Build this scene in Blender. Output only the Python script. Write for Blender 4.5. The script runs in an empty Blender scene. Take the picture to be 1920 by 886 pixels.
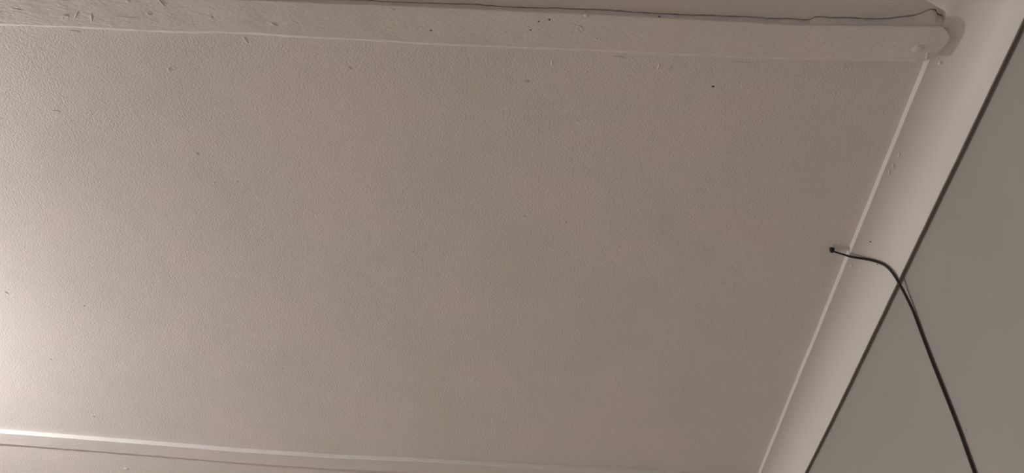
import bpy, bmesh, math, random
from mathutils import Vector, Matrix, noise

random.seed(7)
scene = bpy.context.scene
col = scene.collection

# ------------------------------------------------------------------ camera
ZC = 2.70                      # ceiling height above the floor (metres)
EYE = 1.50                     # camera height
R_ = Vector((0.99794001, -0.01109086, 0.06318810))
U_ = Vector((-0.05138783, -0.72783324, 0.68382605))
F_ = Vector((-0.03840618, 0.68566447, 0.72690385))
cam_data = bpy.data.cameras.new('camera')
cam_data.sensor_fit = 'HORIZONTAL'
cam_data.sensor_width = 36.0
cam_data.lens = 36.0 * 1550.0 / 1920.0
cam_data.clip_start = 0.02
cam = bpy.data.objects.new('camera', cam_data)
m = Matrix(((R_.x, U_.x, -F_.x, 0), (R_.y, U_.y, -F_.y, 0), (R_.z, U_.z, -F_.z, EYE), (0, 0, 0, 1)))
cam.matrix_world = m
col.objects.link(cam)
scene.camera = cam

# ------------------------------------------------------------------ world, exposure
world = bpy.data.worlds.new('world')
scene.world = world
world.use_nodes = True
world.node_tree.nodes['Background'].inputs[0].default_value = (1.0, 0.93, 0.86, 1)
world.node_tree.nodes['Background'].inputs[1].default_value = 0.0
vs = scene.view_settings
vs.view_transform = 'Standard'
vs.look = 'None'
vs.exposure = 0.0
vs.gamma = 1.0
vs.use_curve_mapping = False

LAMP = Vector((-1.97, 1.38, ZC - 0.24))     # the lit bulb hanging from the ceiling left of the frame
LAMP_STRENGTH = 2450.0
LAMP_COLOR = (1.0, 0.975, 0.945)

# room limits
XL, XR = -3.30, 0.679
YB, YF = -1.3, 3.3


# ------------------------------------------------------------------ materials
def paint(name, base, var=0.05, rough=0.55, fine=0.0, fine_scale=260.0, broad=0.0, blotch=0.06,
          fine2=0.0, spec=0.35, stretch=(1, 1, 1)):
    mt = bpy.data.materials.new(name)
    mt.use_nodes = True
    nt = mt.node_tree
    N, L = nt.nodes, nt.links
    bsdf = N['Principled BSDF']
    tc = N.new('ShaderNodeTexCoord')
    mp = N.new('ShaderNodeMapping')
    mp.inputs['Scale'].default_value = stretch
    L.new(tc.outputs['Object'], mp.inputs['Vector'])
    # colour: two weak large-scale tints of old emulsion paint
    n1 = N.new('ShaderNodeTexNoise')
    n1.inputs['Scale'].default_value = 5.0
    n1.inputs['Detail'].default_value = 4.0
    L.new(mp.outputs[0], n1.inputs['Vector'])
    rp = N.new('ShaderNodeValToRGB')
    a = [c * (1 - var) for c in base]
    b = [c * (1 + var) for c in base]
    rp.color_ramp.elements[0].position = 0.3
    rp.color_ramp.elements[1].position = 0.7
    rp.color_ramp.elements[0].color = (a[0] * (1 - blotch * .5), a[1] * (1 + blotch * .35), a[2], 1)
    rp.color_ramp.elements[1].color = (b[0], b[1] * (1 - blotch * .35), b[2] * (1 + blotch * .3), 1)
    L.new(n1.outputs['Fac'], rp.inputs['Fac'])
    L.new(rp.outputs['Color'], bsdf.inputs['Base Color'])
    bsdf.inputs['Roughness'].default_value = rough
    bsdf.inputs['Specular IOR Level'].default_value = spec
    prev = None
    for sc, st, det, dist in ((9.0, broad, 2.0, 0.05), (fine_scale, fine, 3.0, 0.002), (fine_scale * .33, fine2, 2.0, 0.004)):
        if st <= 0:
            continue
        n = N.new('ShaderNodeTexNoise')
        n.inputs['Scale'].default_value = sc
        n.inputs['Detail'].default_value = det
        L.new(mp.outputs[0], n.inputs['Vector'])
        bp = N.new('ShaderNodeBump')
        bp.inputs['Strength'].default_value = st
        bp.inputs['Distance'].default_value = dist
        L.new(n.outputs['Fac'], bp.inputs['Height'])
        if prev:
            L.new(prev.outputs[0], bp.inputs['Normal'])
        prev = bp
    if prev:
        L.new(prev.outputs[0], bsdf.inputs['Normal'])
    return mt


def plain(name, base, rough=0.5, spec=0.4, emit=None, strength=0.0, bump=0.0, bscale=400):
    mt = bpy.data.materials.new(name)
    mt.use_nodes = True
    nt = mt.node_tree
    bsdf = nt.nodes['Principled BSDF']
    bsdf.inputs['Roughness'].default_value = rough
    bsdf.inputs['Specular IOR Level'].default_value = spec
    tc = nt.nodes.new('ShaderNodeTexCoord')
    n = nt.nodes.new('ShaderNodeTexNoise')
    n.inputs['Scale'].default_value = bscale
    nt.links.new(tc.outputs['Object'], n.inputs['Vector'])
    rp = nt.nodes.new('ShaderNodeValToRGB')
    rp.color_ramp.elements[0].color = (*[c * .85 for c in base], 1)
    rp.color_ramp.elements[1].color = (*[min(1, c * 1.15) for c in base], 1)
    nt.links.new(n.outputs['Fac'], rp.inputs['Fac'])
    nt.links.new(rp.outputs['Color'], bsdf.inputs['Base Color'])
    if bump:
        bp = nt.nodes.new('ShaderNodeBump')
        bp.inputs['Strength'].default_value = bump
        bp.inputs['Distance'].default_value = 0.001
        nt.links.new(n.outputs['Fac'], bp.inputs['Height'])
        nt.links.new(bp.outputs[0], bsdf.inputs['Normal'])
    if emit:
        bsdf.inputs['Emission Color'].default_value = (*emit, 1)
        bsdf.inputs['Emission Strength'].default_value = strength
    return mt


M = {
    'ceiling': paint('ceiling_paint', (0.73, 0.69, 0.675), fine=0.50, fine_scale=270, fine2=0.09, broad=0.02, rough=0.55, spec=.25, blotch=.04, var=.03),
    'batten': paint('batten_paint', (0.73, 0.69, 0.675), fine=0.42, fine_scale=290, fine2=0.2, broad=0.05, stretch=(.45, 1, 1), rough=0.55, spec=.25, blotch=.04, var=.03),
    'cornice': paint('cornice_paint', (0.70, 0.675, 0.65), fine=0.10, broad=0.05, rough=0.5, blotch=0.03, var=.02),
    'wall': paint('wall_paint', (0.365, 0.355, 0.325), fine=0.08, fine_scale=180, broad=0.02, rough=0.7, blotch=0.03, var=.02),
    'wall_side': paint('side_wall_paint', (0.78, 0.71, 0.66), fine=0.1, rough=0.7),
    'filler': paint('filler_plaster', (0.73, 0.69, 0.675), fine=0.45, fine2=0.4, rough=0.7),
    'bead': paint('bead_paint', (0.73, 0.69, 0.675), fine=0.2, rough=0.5),
    'floor': plain('floor_cement', (0.56, 0.48, 0.41), rough=0.6, bump=.1, bscale=30),
    'backing': plain('roof_space_timber', (0.05, 0.042, 0.035), rough=0.9),
    'cord': plain('black_sheath', (0.012, 0.012, 0.013), rough=0.42, spec=0.45),
    'clip': plain('black_plastic', (0.010, 0.010, 0.012), rough=0.35, spec=0.5),
    'speck': plain('dirt_speck', (0.16, 0.135, 0.12), rough=0.8),
    'rust': plain('rusty_spot', (0.60, 0.50, 0.46), rough=0.8),
    'globe': plain('lit_globe', (0.9, 0.9, 0.9), emit=LAMP_COLOR, strength=LAMP_STRENGTH),
    'white_plastic': plain('white_plastic', (0.75, 0.75, 0.73), rough=0.35),
}


# ------------------------------------------------------------------ helpers
def link(name, me, mat, parent=None):
    ob = bpy.data.objects.new(name, me)
    col.objects.link(ob)
    if mat is not None and not me.materials:
        me.materials.append(mat)
    if parent is not None:
        ob.parent = parent
    return ob


def mesh(name, verts, faces, mat, parent=None, smooth=False):
    me = bpy.data.meshes.new(name)
    me.from_pydata([tuple(v) for v in verts], [], faces)
    bm = bmesh.new()
    bm.from_mesh(me)
    bmesh.ops.recalc_face_normals(bm, faces=bm.faces)
    bm.to_mesh(me)
    bm.free()
    if smooth:
        for p in me.polygons:
            p.use_smooth = True
    return link(name, me, mat, parent)


def tag(o, label, cat=None, group=None, kind=None):
    o['label'] = label
    if cat:
        o['category'] = cat
    if group:
        o['group'] = group
    if kind:
        o['kind'] = kind
    return o


def box(name, x0, x1, y0, y1, z0, z1, mat, parent=None):
    v = [(x, y, z) for z in (z0, z1) for y in (y0, y1) for x in (x0, x1)]
    f = [(0, 1, 3, 2), (4, 5, 7, 6), (0, 1, 5, 4), (2, 3, 7, 6), (0, 2, 6, 4), (1, 3, 7, 5)]
    return mesh(name, v, f, mat, parent)


def lerp_table(tab, x):
    if x <= tab[0][0]:
        return tab[0][1]
    for (x0, y0), (x1, y1) in zip(tab, tab[1:]):
        if x <= x1:
            return y0 + (y1 - y0) * (x - x0) / (x1 - x0)
    return tab[-1][1]


def jit(x, seed, amp, freq):
    return amp * noise.noise(Vector((x * freq, seed * 7.31, seed * 3.7)))


def sweep(name, rings, mat, parent=None, close=True, caps=True, smooth=False):
    """rings: list of equally long vertex rings"""
    n = len(rings[0])
    v = [p for r in rings for p in r]
    f = []
    for i in range(len(rings) - 1):
        for k in range(n if close else n - 1):
            a, b = i * n + k, i * n + (k + 1) % n
            f.append((a, b, b + n, a + n))
    if caps and close:
        f.append(tuple(range(n)))
        f.append(tuple(range((len(rings) - 1) * n, len(rings) * n)))
    return mesh(name, v, f, mat, parent, smooth)


# ================================================================== SETTING
T_PANEL = 0.006
# line of each joint between the sheets, under the middle of each cover batten
BAT1_NEAR = [(-3.30, .6330), (-.4769, .6336), (-.3397, .6340), (-.2034, .6335), (-.0682, .6344), (.0659, .6343),
             (.1992, .6361), (.2984, .6365), (.3807, .6377), (.4606, .6335), (.5702, .6268), (.5922, .6263)]
BAT1_FAR = [(-3.30, .6975), (-.9227, .6974), (-.7770, .6965), (-.6870, .6973), (-.6330, .6972), (-.5250, .6946), (-.4892, .6934),
            (-.4452, .6958), (-.3480, .6971), (-.2775, .6972), (-.2073, .6992), (-.0675, .6989), (.0798, .6986),
            (.2088, .6992), (.3110, .6985), (.3954, .6972), (.5892, .6857)]
BAT1_T = [(-3.30, .011), (.215, .011), (.39, .013), (.505, .017), (.572, .021), (.61, .022)]
CRACK = [(-3.30, .6318), (-1.2, .6330), (-.7, .6320), (-.3762, .6321), (-.3160, .6322), (-.2605, .6335), (-.2049, .6329), (-.1367, .6317),
         (-.0689, .6342), (-.0014, .6326), (.0633, .6320), (.1331, .6344), (.2000, .6351), (.2498, .6338),
         (.2766, .6353), (.2887, .6334), (.3161, .6340), (.3330, .6355), (.3657, .6340), (.3909, .6356),
         (.3980, .6344), (.4031, .6287), (.4303, .6293), (.4629, .6287), (.5078, .6285), (.5347, .6236),
         (.5501, .6211), (.5626, .6151), (.5717, .6089), (.5814, .6089), (.5866, .6167), (.6000, .6190), (.70, .6200)]
BAT2_NEAR = [(-3.30, 1.9480), (-1.4636, 1.9579), (-1.2408, 1.9633), (-1.0193, 1.9700), (-.7991, 1.9782), (-.5488, 1.9794), (-.3215, 1.9716),
             (.1463, 1.9660), (.2881, 1.9617), (.4710, 1.9564), (.70, 1.951)]
BAT2_W = 0.0570

floor = box('floor', XL, XR, YB, YF, -0.05, 0.0, M['floor'])
tag(floor, 'pale cement floor below the painted ceiling', 'floor', kind='structure')


def bow(y):
    """the right wall is not dead straight: it leans in by a few millimetres further on"""
    t = min(1.0, max(0.0, (y - 1.45) / 0.5))
    return -0.004 * t * t * (3 - 2 * t)


# right wall
ys = [YB + (YF - YB) * i / 60 for i in range(61)]
rings = [[(XR + bow(y), y, 0), (XR + .10, y, 0), (XR + .10, y, ZC + .03), (XR + bow(y), y, ZC + .03)] for y in ys]
wall_right = sweep('wall_right', rings, M['wall'])
tag(wall_right, 'smooth grey-green painted wall below the cove cornice, black cable hanging on it', 'wall', kind='structure')
wl = box('wall_left', XL - .1, XL, YB, YF, 0, ZC + .03, M['wall_side'])
tag(wl, 'pale wall opposite the grey-green wall', 'wall', kind='structure')
wf = box('wall_front', XL - .1, XR + .1, YF, YF + .1, 0, ZC + .03, M['wall_side'])
tag(wf, 'pale wall beyond the bright-edged ceiling batten', 'wall', kind='structure')
wb = box('wall_back', XL - .1, XR + .1, YB - .1, YB, 0, ZC + .03, M['wall_side'])
tag(wb, 'pale wall behind the cracked ceiling batten', 'wall', kind='structure')

# ceiling: a dark roof space backing with three painted sheets under it
ceiling = box('ceiling', XL - .1, XR + .1, YB - .1, YF + .1, ZC + .012, ZC + .05, M['backing'])
tag(ceiling, 'painted sheet ceiling with cover battens over its joints', 'ceiling', kind='structure')


def sheet(edge_a, edge_b, nx):
    """one ceiling sheet between two edge lines (y as a function of x)"""
    xs = [XL + (XR - XL) * i / nx for i in range(nx + 1)]
    rings = []
    for x in xs:
        a, b = edge_a(x), edge_b(x)
        rings.append([(x, a, ZC), (x, b, ZC), (x, b, ZC + .013), (x, a, ZC + .013)])
    return sweep('ceiling_panel', rings, M['ceiling'], ceiling)


def crack_y(x):
    return lerp_table(CRACK, x) + jit(x, 1, .0007, 90) + jit(x, 2, .0005, 260)


p_near = sheet(lambda x: YB - .02, lambda x: crack_y(x) - 0.0009 - max(0, jit(x, 3, .0016, 45)), 900)
p_main = sheet(lambda x: .665, lambda x: 1.995, 8)
p_far = sheet(lambda x: 1.997, lambda x: YF + .02, 8)
p_near['label'] = 'shaded ceiling sheet beyond the ragged crack'
p_main['label'] = 'wide stippled ceiling sheet between the two battens'
p_far['label'] = 'ceiling sheet behind the bright-edged batten'


# ------------------------------------------------------------------ battens (trim_1, trim_2)
def rough_batten(name, near, far, thick, x0, x1, n, mat, seed, tail=None):
    rings = []
    for i in range(n + 1):
        x = x0 + (x1 - x0) * i / n
        t = thick(x) + jit(x, seed + 9, .0005, 14)
        a = near(x) + jit(x, seed, .0005, 30) + jit(x, seed + 1, .0003, 140)
        b = far(x) + jit(x, seed + 2, .0006, 30) + jit(x, seed + 3, .0004, 140)
        r = .0016 + jit(x, seed + 4, .0008, 60)
        zb = ZC - t
        prof = [(a, ZC + .004), (a, zb + r), (a + .3 * r, zb + .3 * r), (a + r, zb),
                (a + (b - a) * .33, zb + jit(x, seed + 5, .0004, 25)), (a + (b - a) * .67, zb + jit(x, seed + 6, .0004, 25)),
                (b - r, zb), (b - .3 * r, zb + .3 * r), (b, zb + r), (b, ZC + .004)]
        rings.append([(x, y, z) for y, z in prof])
    if tail:
        for x, a, b in tail:
            t = thick(x)
            zb = ZC - t
            r = .0012
            prof = [(a, ZC + .004), (a, zb + r), (a + .3 * r, zb + .3 * r), (a + r, zb), (a + (b - a) * .33, zb), (a + (b - a) * .67, zb),
                    (b - r, zb), (b - .3 * r, zb + .3 * r), (b, zb + r), (b, ZC + .004)]
            rings.append([(x, y, z) for y, z in prof])
    return sweep(name, rings, mat)


trim_1 = rough_batten('trim_1', lambda x: lerp_table(BAT1_NEAR, x), lambda x: lerp_table(BAT1_FAR, x),
                      lambda x: lerp_table(BAT1_T, x), XL, .5880, 640, M['batten'], 11,
                      tail=[(.5922, .6263, .6830), (.5970, .6300, .6768), (.6010, .6335, .6715), (.6034, .6360, .6640),
                            (.6061, .6385, .6580), (.6088, .6430, .6525)])
tag(trim_1, 'rough chipped ceiling batten with a ragged crack along its shaded edge', 'batten', kind='structure')

# paint bead along the lit foot of the first batten
rings = []
for i in range(0, 521):
    x = XL + (.585 - XL) * i / 520
    b = lerp_table(BAT1_FAR, x)
    t = lerp_table(BAT1_T, x)
    w = t * .58 + .0021 + jit(x, 31, .0016, 22) + jit(x, 32, .0010, 90)
    rings.append([(x, b - .004, ZC - t * .80), (x, b + w * .45, ZC - t * .32), (x, b + w, ZC + .0005), (x, b - .004, ZC + .003)])
bead = sweep('paint_bead', rings, M['bead'], trim_1, smooth=False)

# crumbling filler between the batten's shaded edge and the crack
rings = []
for i in range(0, 901):
    x = XL + (.600 - XL) * i / 900
    a = lerp_table(BAT1_NEAR, x)
    t = lerp_table(BAT1_T, x)
    c = crack_y(x) + .0002
    c = min(c, a - .0002)
    rings.append([(x, a + .004, ZC - t * .72), (x, a - .0003 , ZC - t * .70), (x, min(c + .0006, a - .0004), ZC - .0022 + jit(x, 41, .0012, 70)),
                  (x, c, ZC + .004), (x, a + .004, ZC + .004)])
filler = sweep('edge_filler', rings, M['filler'], trim_1)
filler['label'] = 'crumbling plaster filler'

trim_2 = rough_batten('trim_2', lambda x: lerp_table(BAT2_NEAR, x), lambda x: lerp_table(BAT2_NEAR, x) + BAT2_W,
                      lambda x: .0115, XL, .62, 420, M['batten'], 23)
tag(trim_2, 'ceiling batten with a brightly lit narrow edge', 'batten', kind='structure')

# ------------------------------------------------------------------ cove cornice (trim_3)
rings = []
le = []
ny = 420
for i in range(ny + 1):
    y = YB + (YF - YB) * i / ny
    e = jit(y, 51, .0009, 9) + jit(y, 52, .0004, 60)
    e2 = jit(y, 53, .0006, 12) + jit(y, 55, .0004, 70)
    bw = bow(y)
    x0 = .5955 + e
    kf = min(1.0, max(0.0, (.610 - y) / .022))          # plaster slope on the batten's near side, shaped to turn the strip dark
    prof = [(x0 - .050 * kf, .0015), (x0 - .014 * kf, -.0122 + .0035 * kf), (x0 + .0008, -.0130)]
    K = 14
    for k in range(1, K + 1):
        a = math.pi / 2 * k / K
        prof.append((.5955 + e * (1 - k / K) + (.0730 + bw) * math.sin(a), -.080 + .067 * math.cos(a) + e2 * (k / K)))
    prof[-1] = (prof[-1][0], prof[-1][1])
    zl = -.0806 + e2
    prof += [(.6694 + bw, zl), (.6700 + bw, zl + .0140), (XR + .004, zl + .0140), (XR + .004, .002)]
    le.append([(.6697 + bw, y, ZC + zl + .0155), (.6697 + bw, y, ZC + zl + .0125), (.6730 + bw, y, ZC + zl + .0130), (XR - .0012 + bw + jit(y, 54, .0006, 40), y, ZC + zl + .0115 + jit(y, 56, .0008, 50)),
               (XR + .003, y, ZC + zl + .0115), (XR + .003, y, ZC + zl + .0155)])
    rings.append([(x, y, ZC + z) for x, z in prof])
trim_3 = sweep('trim_3', rings, M['cornice'])
for p in trim_3.data.polygons:
    p.use_smooth = len(p.vertices) == 4
low_edge = sweep('lower_edge', le, M['cornice'], trim_3)  # sits in an added recess that keeps this edge dark
low_edge['label'] = 'lower edge against the wall, recess added for its shade'
trim_3.data.set_sharp_from_angle(angle=math.radians(28))
tag(trim_3, 'pale concave cove cornice between ceiling and grey-green wall', 'cornice', kind='structure')


# ================================================================== small marks on the paint
def blister_mesh(name, rx, ry, hgt, seed, crater=False):
    """low irregular dome (z up out of the surface), optionally with a sunken middle"""
    rnd = random.Random(seed)
    n = 18
    a0 = rnd.uniform(0, 6.28)
    ph = [1 + rnd.uniform(-.18, .18) for _ in range(n)]
    v, f = [], []
    prof = [(1.0, -.10), (.82, .35), (.6, .8), (.3, 1.0)] if not crater else [(1.0, -.10), (.85, .7), (.66, 1.0), (.4, .12)]
    for (r, z) in prof:
        for k in range(n):
            a = 2 * math.pi * k / n
            hz = hgt * z
            if crater and z > 0:
                hz *= .15 + .85 * max(0.0, math.cos(a - a0)) ** .7
            v.append((rx * r * ph[k] * math.cos(a), ry * r * ph[k] * math.sin(a), hz))
    for j in range(len(prof) - 1):
        for k in range(n):
            f.append((j * n + k, j * n + (k + 1) % n, (j + 1) * n + (k + 1) % n, (j + 1) * n + k))
    v.append((0, 0, hgt * (1.05 if not crater else 0.0)))
    c = len(v) - 1
    b = (len(prof) - 1) * n
    for k in range(n):
        f.append((b + k, b + (k + 1) % n, c))
    me = bpy.data.meshes.new(name)
    me.from_pydata(v, [], f)
    for p in me.polygons:
        p.use_smooth = True
    return me


def mark(name, parent, mat, pos, normal, rx, ry, hgt, ang=0.0, crater=False, seed=0):
    me = blister_mesh(name, rx, ry, hgt, seed, crater)
    ob = link(name, me, mat, parent)
    zax = Vector(normal).normalized()
    xax = Vector((1, 0, 0)) if abs(zax.x) < .8 else Vector((0, 1, 0))
    yax = zax.cross(xax).normalized()
    xax = yax.cross(zax).normalized()
    c, s = math.cos(ang), math.sin(ang)
    xr = xax * c + yax * s
    yr = -xax * s + yax * c
    mw = Matrix((( xr.x, yr.x, zax.x, pos[0]), (xr.y, yr.y, zax.y, pos[1]), (xr.z, yr.z, zax.z, pos[2]), (0, 0, 0, 1)))
    ob.matrix_world = mw
    return ob


DN = (0, 0, -1)
# on the wide sheet: x, y, half sizes (mm), height (mm), angle, kind
MAIN = [(-.6567, .7749, 9, 5, 1.6, -.5, 'c'), (-.3447, .7581, 5, 2.2, 1.2, .5, 'b'), (-.9003, .878, 9, 3, 1.2, .1, 'c'),
        (-.6588, .9602, 4, 2, 1.0, .8, 'b'), (-.643, 1.0307, 4, 2, 1.0, -.6, 'b'), (-.5964, 1.0237, 3, 2, .9, .3, 'b'),
        (-.038, 1.0758, 6, 2.2, 1.0, .2, 'c'), (.0406, 1.0873, 3, 2.5, 1.2, 1.0, 'b'), (-.268, 1.1885, 3, 2, .9, 0, 'b'),
        (.175, .730, 1.5, 6, 1.2, .2, 'b'), (.1902, .7323, 10, 1.6, 1.2, -.5, 'b'), (.4063, .7315, 13, 1.6, .9, -.6, 'b'),
        (-.0012, .7317, 1.6, 6, 1.0, 0, 'b'), (.0512, .7465, 9, 6, .5, -.4, 'c'), (-.0421, .769, 5, 3, .5, 0, 'r'),
        (.2701, .7633, 3, 2, .6, 0, 's'), (.4715, .7172, 1.4, 6, .9, 0, 'b'), (.4844, .7175, 1.4, 5, .9, 0, 'b'),
        (-1.0372, 1.4178, 2.0, 1.8, .8, 0, 's'), (-1.195, 1.6264, 4, 2.5, 1.2, .3, 'b'), (-1.1702, 1.8663, 5, 3, 1.3, .2, 'b'),
        (.1503, 1.1446, 3, 2, .8, 0, 'b'), (.4175, .9103, 6, 4, .5, 0, 'c'), (-.6137, 1.6084, 2.5, 2, .8, 0, 'b'),
        (-.1477, 1.6063, 2.5, 2, .7, 0, 'b'), (-.8053, .7109, 12, 2, .9, 0, 'b'), (-.5145, .7133, 3, 8, .8, -.4, 'b'),
        (.1076, .7152, 14, 1.6, .8, .05, 'b'), (.3075, .7153, 22, 1.8, .7, .03, 'b'), (-1.2063, 1.3866, 7, 2, 1.0, .9, 'b')]
# on the first batten
BATM = [(-.8049, .6800, 9, 6, 1.5, -.6, 'c'), (-.785, .674, 10, 1.6, 1.2, -.9, 'b'), (-.760, .677, 1.8, 9, 1.0, .3, 'b'),
        (-.6595, .6651, 5, 4, 1.0, 0, 'c'), (-.6337, .646, 1.6, 7, 1.3, -.5, 'b'), (-.4565, .6759, 6, 2, 1.1, .4, 'b'),
        (-.88, .668, 12, 1.3, .9, .1, 'b'), (-.70, .674, 24, 1.3, .6, .0, 'b'),
        (-.5585, .6672, 5, 3, .6, 0, 'b'), (-.2591, .6397, 5, 2, .8, .2, 'b'), (-.0257, .6505, 1.8, 1.5, .7, 0, 's'),
        (-.0089, .6469, 2.0, 1.6, .7, 0, 's'), (-.038, .6661, 1.8, 1.5, .7, 0, 's'), (-.1989, .6746, 2.2, 1.4, .7, 0, 's'),
        (.0393, .6616, 8, 6, .8, .8, 'c'), (.0677, .6774, 2.6, 2.2, 1.2, 0, 'b'), (.0492, .6370, 5, 3.5, 1.4, 0, 'b'),
        (-.6885, .6447, 4, 3, 1.0, 0, 'b')]
for lst, par, pm, zf in ((MAIN, p_main, 'ceiling', lambda x: ZC), (BATM, trim_1, 'batten', lambda x: ZC - lerp_table(BAT1_T, x))):
    for i, (x, y, a, b, hh, ang, k) in enumerate(lst):
        nm = {'c': 'paint_crater', 'b': 'paint_nib', 's': 'dirt_speck', 'r': 'rust_spot'}[k]
        mt = {'c': M[pm], 'b': M[pm], 's': M['speck'], 'r': M['rust']}[k]
        mark(nm, par, mt, (x, y, zf(x)), DN, a / 1000, b / 1000, hh / 1000 * (.9 if k != 's' else .7), -ang, k == 'c', seed=i * 3 + len(lst))
# nail head under the paint near the batten's end
mark('nail_bump', trim_1, M['batten'], (.5690, .6650, ZC - .0206), DN, .010, .008, .0022, .3, False, 77)
mark('nail_bump', trim_1, M['batten'], (.5860, .6760, ZC - .0214), DN, .003, .007, .0012, .2, False, 78)
mark('dirt_speck', trim_1, M['speck'], (.163, .6348, ZC - .0085), (0, -1, -.2), .0018, .0016, .0012, 0, False, 79)
mark('paint_nib', p_far, M['ceiling'], (-1.1619, 2.1248, ZC), DN, .007, .005, .0016, 0, False, 80)


def cove_n(x, z):
    """normal of the cove at a point (pointing into the room)"""
    return (.5955 - x, 0, -.08 - z)


for i, (x, y, z, a, b, hh, ang, k) in enumerate([
        (.6033, .6277, -.0134, 2, 5, 1.4, 0, 'b'), (.6194, .648, -.0168, 2, 5, 1.6, .1, 'b'), (.6131, .692, -.015, 4, 3, 1.4, .6, 'b'),
        (.6078, .8998, -.014, 2, 7, .9, .3, 'b'), (.6100, .8757, -.0144, 2, 6, .8, .2, 'b'), (.6050, .915, -.0136, 1.6, 6, .8, .2, 'b'), (.631, .900, -.0216, 2, 2, .7, 0, 'b'),
        (.6221, 1.0809, -.0177, 2.0, 1.8, .7, 0, 's'), (.6455, 1.1258, -.0315, 1.8, 1.6, .5, 0, 's'),
        (.6161, 1.1513, -.0158, 3, 5, .6, .3, 'b'), (.6185, 1.1356, -.0165, 2, 4, .6, 0, 'b'), (.6070, 1.150, -.0139, 3, 4, .7, 0, 'b')]):
    mark('paint_nib' if k == 'b' else 'dirt_speck', trim_3, M['cornice'] if k == 'b' else M['speck'],
         (x, y, ZC + z), cove_n(x, z), a / 1000, b / 1000, hh / 1000, ang, False, 200 + i)
mark('paint_nib', trim_3, M['cornice'], (.5965, 1.128, ZC - .011), (-1, 0, -.7), .004, .005, .003, 0, False, 240)
mark('dirt_speck', wall_right, M['speck'], (XR, 1.1142, ZC - .1251), (-1, 0, 0), .0018, .0016, .0009, 0, False, 241)
mark('dirt_speck', wall_right, M['speck'], (XR, 1.1048, ZC - .4172), (-1, 0, 0), .0014, .0014, .0008, 0, False, 242)
mark('dirt_speck', wall_right, M['rust'], (XR, 1.2052, ZC - .3419), (-1, 0, 0), .0014, .0012, .0006, 0, False, 243)

# ================================================================== the black cable
cable = bpy.data.objects.new('cable', None)
cable.location = (.5630, 1.1190, ZC)
col.objects.link(cable)
tag(cable, 'thin black cable from a ceiling hole over the cornice down the wall', 'cable')
base = Vector(cable.location)

PATH = [(.5655, 1.1195, -.0085), (.5735, 1.1198, -.0118), (.5840, 1.1208, -.0146), (.5935, 1.1222, -.0168), (.6020, 1.1232, -.0178), (.6110, 1.1236, -.0190),
        (.6262, 1.1216, -.0235), (.6420, 1.1174, -.0335), (.6538, 1.1143, -.0462), (.6606, 1.1142, -.0605), (.6650, 1.1142, -.0780),
        (.6680, 1.1152, -.0960), (.6715, 1.1164, -.1180), (.6745, 1.1166, -.1588), (.6752, 1.1184, -.2036), (.6752, 1.1191, -.2664),
        (.6752, 1.1178, -.3507), (.6752, 1.1178, -.4170), (.6752, 1.1205, -.4824), (.6752, 1.121, -.8), (.6752, 1.118, -1.4),
        (.6752, 1.120, -2.1), (.6748, 1.121, -2.55), (.668, 1.13, -2.66), (.640, 1.16, -2.6955), (.60, 1.24, -2.6965), (.585, 1.36, -2.6965)]
P = [Vector((x, y, ZC + z)) - base for x, y, z in PATH]


def catmull(pts, n):
    out = []
    for i in range(len(pts) - 1):
        p0 = pts[max(0, i - 1)]
        p1, p2 = pts[i], pts[i + 1]
        p3 = pts[min(len(pts) - 1, i + 2)]
        l1, l0, l2 = (p2 - p1).length, max(1e-6, (p1 - p0).length), max(1e-6, (p3 - p2).length)
        m1 = (p2 - p0) / (l0 + l1) * l1 if i else (p2 - p1)
        m2 = (p3 - p1) / (l1 + l2) * l1 if i < len(pts) - 2 else (p2 - p1)
        for k in range(n):
            t = k / n
            out.append(p1 * (2 * t ** 3 - 3 * t ** 2 + 1) + m1 * (t ** 3 - 2 * t ** 2 + t) + p2 * (-2 * t ** 3 + 3 * t ** 2) + m2 * (t ** 3 - t ** 2))
    out.append(pts[-1])
    return out


C = catmull(P, 6)
rings = []
side = Vector((0, 1, 0))
dist = 0
for i, c in enumerate(C):
    tg = (C[min(i + 1, len(C) - 1)] - C[max(i - 1, 0)]).normalized()
    side = (side - tg * side.dot(tg)).normalized()
    up = tg.cross(side)
    if i:
        dist += (c - C[i - 1]).length
    k = min(1, max(0, (dist - .015) / .05))
    ra, rb = .0017 + .0008 * k, .0018 + .0008 * k
    tw = 2.2 * min(1, max(0, (dist - .095) / .05))
    rings.append([c + (side * (ra * math.cos(a + tw)) + up * (rb * math.sin(a + tw))) for a in [2 * math.pi * j / 10 for j in range(10)]])
cord = sweep('cord', rings, M['cord'], cable, smooth=True)

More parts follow.
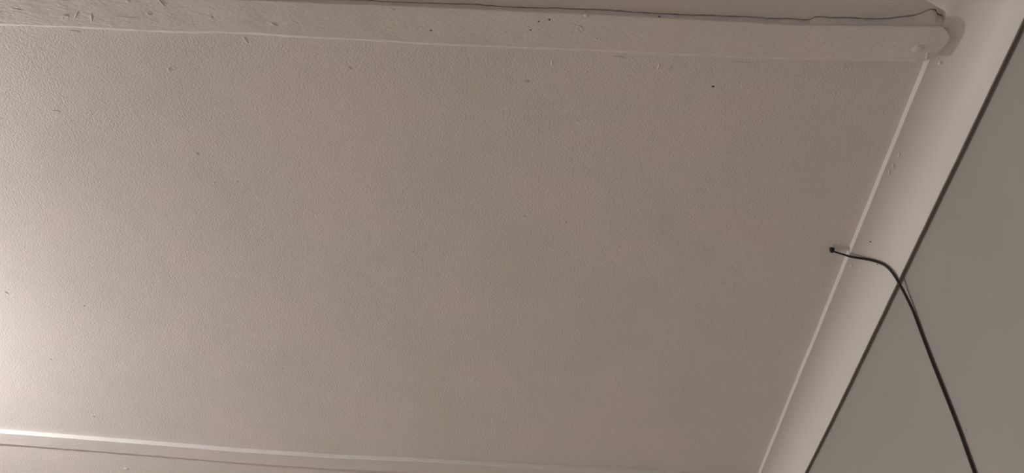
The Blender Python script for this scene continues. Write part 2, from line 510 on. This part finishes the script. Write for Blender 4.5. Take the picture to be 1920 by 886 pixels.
# small black clip on the cable's end, pressed into the hole
bm = bmesh.new()
bmesh.ops.create_cube(bm, size=1.0)
bmesh.ops.scale(bm, vec=(.0068, .0088, .0105), verts=bm.verts)
bmesh.ops.bevel(bm, geom=bm.edges[:], offset=.0012, segments=2, affect='EDGES')
bmesh.ops.rotate(bm, cent=(0, 0, 0), matrix=Matrix.Rotation(.12, 3, 'Z'), verts=bm.verts)
bmesh.ops.translate(bm, vec=(0.0, 0.0, -.0045), verts=bm.verts)
me = bpy.data.meshes.new('end_clip')
bm.to_mesh(me)
bm.free()
clip = link('end_clip', me, M['clip'], cable)
bm = bmesh.new()
bmesh.ops.create_cone(bm, cap_ends=True, segments=12, radius1=.0022, radius2=.0016, depth=.003,
                      matrix=Matrix.Translation((-.0005, -.0060, -.0012)))
me = bpy.data.meshes.new('nail')
bm.to_mesh(me)
bm.free()
nail = link('nail', me, M['white_plastic'], clip)
nail['label'] = 'pale nail head'

# ================================================================== the lit bulb under the ceiling
lamp = bpy.data.objects.new('ceiling_bulb_offscreen', None)
lamp.location = (LAMP.x, LAMP.y, ZC)
col.objects.link(lamp)
tag(lamp, 'lit white bulb in a plastic holder under the painted ceiling', 'light bulb')


def lathe(name, prof, mat, parent, n=28):
    """profile of (distance below the ceiling, radius)"""
    rings = [[(r * math.cos(2 * math.pi * k / n), r * math.sin(2 * math.pi * k / n), -d) for k in range(n)] for d, r in prof]
    return sweep(name, rings, mat, parent, smooth=True)


D = ZC - LAMP.z
lathe('ceiling_rose', [(-.001, .045), (.014, .045), (.020, .038), (.022, .012)], M['white_plastic'], lamp)
lathe('holder', [(.018, .019), (D - .062, .019), (D - .058, .017)], M['white_plastic'], lamp)
lathe('bulb_body', [(D - .062, .0155), (D - .045, .0165), (D - .012, .029), (D, .0315)], M['white_plastic'], lamp)
gp = [(D, .0312), (D + .006, .0316)]
for k in range(1, 9):
    a = math.pi / 2 * k / 8
    gp.append((D + .006 + .034 * math.sin(a), max(.0316 * math.cos(a), .0008)))
lathe('globe_offscreen', gp, M['globe'], lamp)
